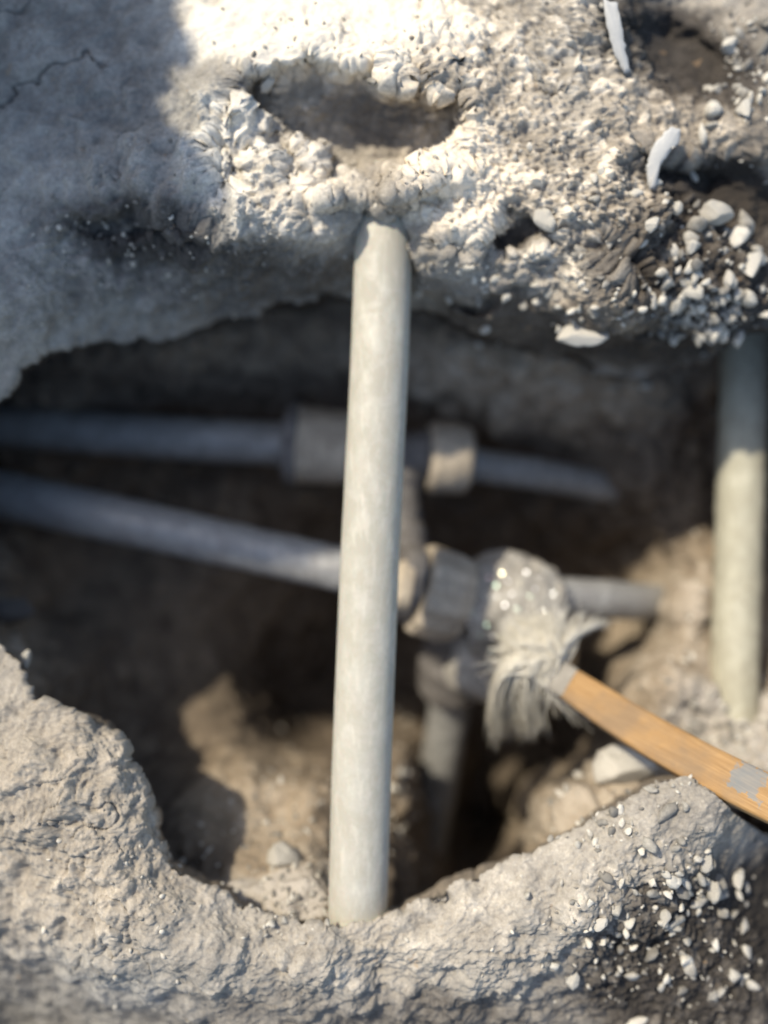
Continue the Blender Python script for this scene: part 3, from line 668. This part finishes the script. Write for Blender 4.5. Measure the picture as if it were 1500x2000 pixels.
# wet glints on the coupling, added as tinted metal facets aimed sun to camera
glint_pts = [(933, 1142), (969, 1143), (1017, 1140), (946, 1160), (940, 1189), (986, 1182), (950, 1221), (978, 1243), (964, 1245), (1060, 1195), (1080, 1225), (952, 1298), (985, 1300), (1000, 1300), (1093, 1197), (1018, 1365), (992, 1135)]
from mathutils.bvhtree import BVHTree
bv = []
for o in K.children:
    v = [Vector(x.co) + Vector(c2) for x in o.data.vertices]; bv.append(BVHTree.FromPolygons(v, [tuple(p.vertices) for p in o.data.polygons]))
M_glints = []
for k, col in enumerate([(0.95, 0.96, 1.0), (0.75, 1.0, 0.85), (1.0, 0.8, 0.85), (0.98, 0.95, 0.7)]):
    m, nt, b = nodemat('glint_metal'); b.inputs['Base Color'].default_value = (*col, 1)
    b.inputs['Roughness'].default_value = 0.30; b.inputs['Metallic'].default_value = 1.0; M_glints.append(m)
glint_pts += [(1000, 1160), (925, 1175), (1035, 1165), (1010, 1190), (960, 1270), (930, 1260), (918, 1150), (980, 1120), (1028, 1118), (955, 1128), (925, 1198), (938, 1240), (925, 1290), (945, 1325), (970, 1165), (1055, 1130), (1080, 1160), (1045, 1150), (915, 1215)]
DV, DF = ico(2)
for k, (px, py) in enumerate(glint_pts):
    v_ = unproj(px, py, 1.0) - CAM; dr = Vector(v_).normalized(); best = None
    for t in bv:
        h = t.ray_cast(Vector(CAM), dr)
        if h[0] is not None and (best is None or h[3] < best[3]): best = h
    if best is None: continue
    hv = np.array(-dr) + Lw; hv /= np.linalg.norm(hv); hv = hv + rng.normal(size=3) * .07; hv /= np.linalg.norm(hv)
    u_, w_ = frame_of(hv); r = rng.uniform(.00025, .00078)
    V = DV * r; V = V[:, :1] * u_ + V[:, 1:2] * w_ + (np.clip(V[:, 2:3], -.9 * r, .18 * r)) * hv   # flattened face aimed so the sun glints
    p = np.array(best[0]) - np.array(dr) * .0012
    bd = obj('glint_facet', pyd_mesh('glint_facet', V, DF, M_glints[int(rng.choice(4, p=[.55, .15, .2, .1]))], False), K, tuple(p - c2))

# ---------------------------------------------------------------- paintbrush
hb = unproj(1112, 1338, .525)
B = thing('paintbrush', 'splayed cream-bristled paintbrush with flat wooden handle over the fittings', 'brush', tuple(hb))
A0, A1 = unproj(1105, 1332, .528), unproj(1640, 1622, .440)
T = A1 - A0; Ln = np.linalg.norm(T); T /= Ln
face = R @ np.array([.05, .22, 1.0]); face = face - T * (face @ T); face /= np.linalg.norm(face); side = np.cross(face, T)
SB = np.sign((side @ (unproj(1300, 1400, .5) - unproj(1300, 1500, .5))))  
n = 120; seg = 40; th = np.linspace(0, 2 * np.pi, seg + 1); G = []
for k in range(n):
    t = k / (n - 1); w = np.interp(t, [0, .04, .2, .5, 1], [.0092, .0100, .0110, .0116, .0118]); h = np.interp(t, [0, .04, 1], [.0042, .0052, .0058])
    if k in (0,): w *= .93; h *= .85
    ex = .32
    cx = np.sign(np.cos(th)) * np.abs(np.cos(th)) ** ex; sy = np.sign(np.sin(th)) * np.abs(np.sin(th)) ** ex
    c = A0 + T * (t * Ln) + face * (.003 * math.sin(t * 3.0)) - side * (SB * .005 * math.sin(t * 3.1))
    G.append(c + (w * cx)[:, None] * side + (h * sy)[:, None] * face)
G = np.array(G); G = np.concatenate([np.repeat(G[:1].mean(1, keepdims=True), seg + 1, 1), G, np.repeat(G[-1:].mean(1, keepdims=True), seg + 1, 1)], 0)
Rm = np.stack([T, side, face], 1)                       # handle built in its own axes so the grain follows it
hl = (G - hb) @ Rm
h_ = obj('handle', grid_mesh('handle', hl, False, M_wood), B); h_.rotation_euler = Matrix(Rm.tolist()).to_euler()
# ferrule
Fa, Fb = A0 - T * .009, A0 + T * .004
G = []
for k in range(30):
    t = k / 29; w = np.interp(t, [0, .1, .5, 1], [.0112, .0108, .0101, .0100]) * (1 + .03 * (abs(t - .6) < .06)); h = np.interp(t, [0, 1], [.0066, .0056])
    cx = np.sign(np.cos(th)) * np.abs(np.cos(th)) ** .5; sy = np.sign(np.sin(th)) * np.abs(np.sin(th)) ** .5
    G.append(Fa + (Fb - Fa) * t + (w * cx)[:, None] * side + (h * sy)[:, None] * face)
obj('ferrule', grid_mesh('ferrule', np.array(G) - hb, False, M_ferr), B)
# bristles: each hair a thin curved tube, splayed and drooping in clumps
def hairs(spec, seed):
    g = np.random.default_rng(seed); V, Fc, off = [], [], 0
    for cnt, tips, width, bend in spec:
        for _ in range(cnt):
            a = g.uniform(-1, 1); b_ = g.uniform(-1, 1)
            root = Fa + T * .002 + side * a * .0098 + face * b_ * .0055
            tx, ty, td = tips
            tipp = unproj(tx + g.normal() * width[0], ty + g.normal() * width[1], td + g.normal() * width[2])
            midp = unproj(bend[0] + g.normal() * width[0] * .8, bend[1] + g.normal() * width[1] * .6, bend[2] + g.normal() * .008)
            ln = g.uniform(.78, 1.0); ns = 9
            t = np.linspace(0, ln, ns)[:, None]
            p = (1 - t) ** 2 * root + 2 * t * (1 - t) * midp + t * t * tipp + np.sin(t * g.uniform(4, 9) + g.uniform(0, 6)) * g.normal(size=3) * .0005
            r = np.interp(t[:, 0] / ln, [0, .6, 1], [.00036, .00034, .00018])
            tn = np.gradient(p, axis=0); tn /= np.linalg.norm(tn, axis=1, keepdims=True)
            u, v = frame_of(tn[3])
            for k in range(ns):
                for m in range(3): V.append(p[k] + r[k] * (math.cos(m * 2.094) * u + math.sin(m * 2.094) * v))
            for k in range(ns - 1):
                for m in range(3): Fc.append((off + k * 3 + m, off + k * 3 + (m + 1) % 3, off + k * 3 + 3 + (m + 1) % 3, off + k * 3 + 3 + m))
            off += ns * 3
    return V, Fc
spec = [(1900, (970, 1428, .545), (9, 16, .004), (958, 1240, .532)), (2100, (1040, 1426, .543), (11, 14, .004), (1005, 1235, .528)), (1700, (1003, 1412, .555), (20, 22, .005), (982, 1250, .532)),
        (1100, (1000, 1290, .545), (26, 40, .006), (1030, 1262, .530)), (700, (1068, 1340, .540), (16, 26, .006), (1055, 1285, .530)), (380, (1012, 1215, .552), (22, 16, .006), (1050, 1255, .535)),
        (300, (1060, 1205, .550), (22, 18, .008), (1080, 1250, .530)), (60, (1188, 1215, .545), (12, 8, .006), (1090, 1225, .53)), (36, (1130, 1190, .55), (30, 16, .008), (1095, 1230, .53)), (40, (1140, 1400, .54), (24, 20, .008), (1075, 1340, .53))]
V, Fc = hairs(spec, 3)
obj('bristles', pyd_mesh('bristles', np.array(V) - hb, Fc, M_bris), B)

# ---------------------------------------------------------------- chips
def chip(name, pts, th_, mat, label, cat, seed):
    """a flat splinter: outline in picture px laid on the ground there, real thickness"""
    pts = np.array(pts, float); c = pts.mean(0); s = surf(c[0], c[1], 6); d = proj(s[0][None])[2][0] - .006
    fine = []
    m = len(pts)
    for k in range(m):
        for j in range(5): fine.append(pts[k] + (pts[(k + 1) % m] - pts[k]) * j / 5)
    fine = np.array(fine); fine += np.random.default_rng(seed).normal(size=fine.shape) * 1.2
    o0 = unproj(c[0], c[1], d); N_ = len(fine); V = []
    for lay, sc in ((th_ / 2, .86), (th_ / 4, 1.0), (-th_ / 4, 1.0), (-th_ / 2, .86)):
        q = c + (fine - c) * sc
        V += list(unproj(q[:, 0], q[:, 1], d - lay + .004 * np.sin((q[:, 1] - c[1]) / 60)) - o0)
    V.append(np.mean(V[:N_], 0)); V.append(np.mean(V[3 * N_:4 * N_], 0)); Fc = []
    for l in range(3):
        for k in range(N_): Fc.append((l * N_ + k, l * N_ + (k + 1) % N_, (l + 1) * N_ + (k + 1) % N_, (l + 1) * N_ + k))
    for k in range(N_): Fc.append((4 * N_, (k + 1) % N_, k)); Fc.append((4 * N_ + 1, 3 * N_ + k, 3 * N_ + (k + 1) % N_))
    o = obj(name, pyd_mesh(name, V, Fc, mat), None, tuple(o0)); tag(o, label, cat); return o
chip('plaster_chip', [(1308, 248), (1330, 252), (1328, 275), (1305, 300), (1290, 325), (1283, 350), (1278, 372), (1266, 368), (1262, 330), (1268, 300), (1282, 275)], .004, M_wchip,
     'long white splinter lying on the grainy slope at upper right', 'chip', 1)
chip('wood_splinter', [(1178, 0), (1205, 5), (1216, 60), (1224, 110), (1232, 140), (1218, 142), (1200, 108), (1186, 60)], .003, M_wchip,
     'pale splinter with ochre tip at the top edge right', 'chip', 2)
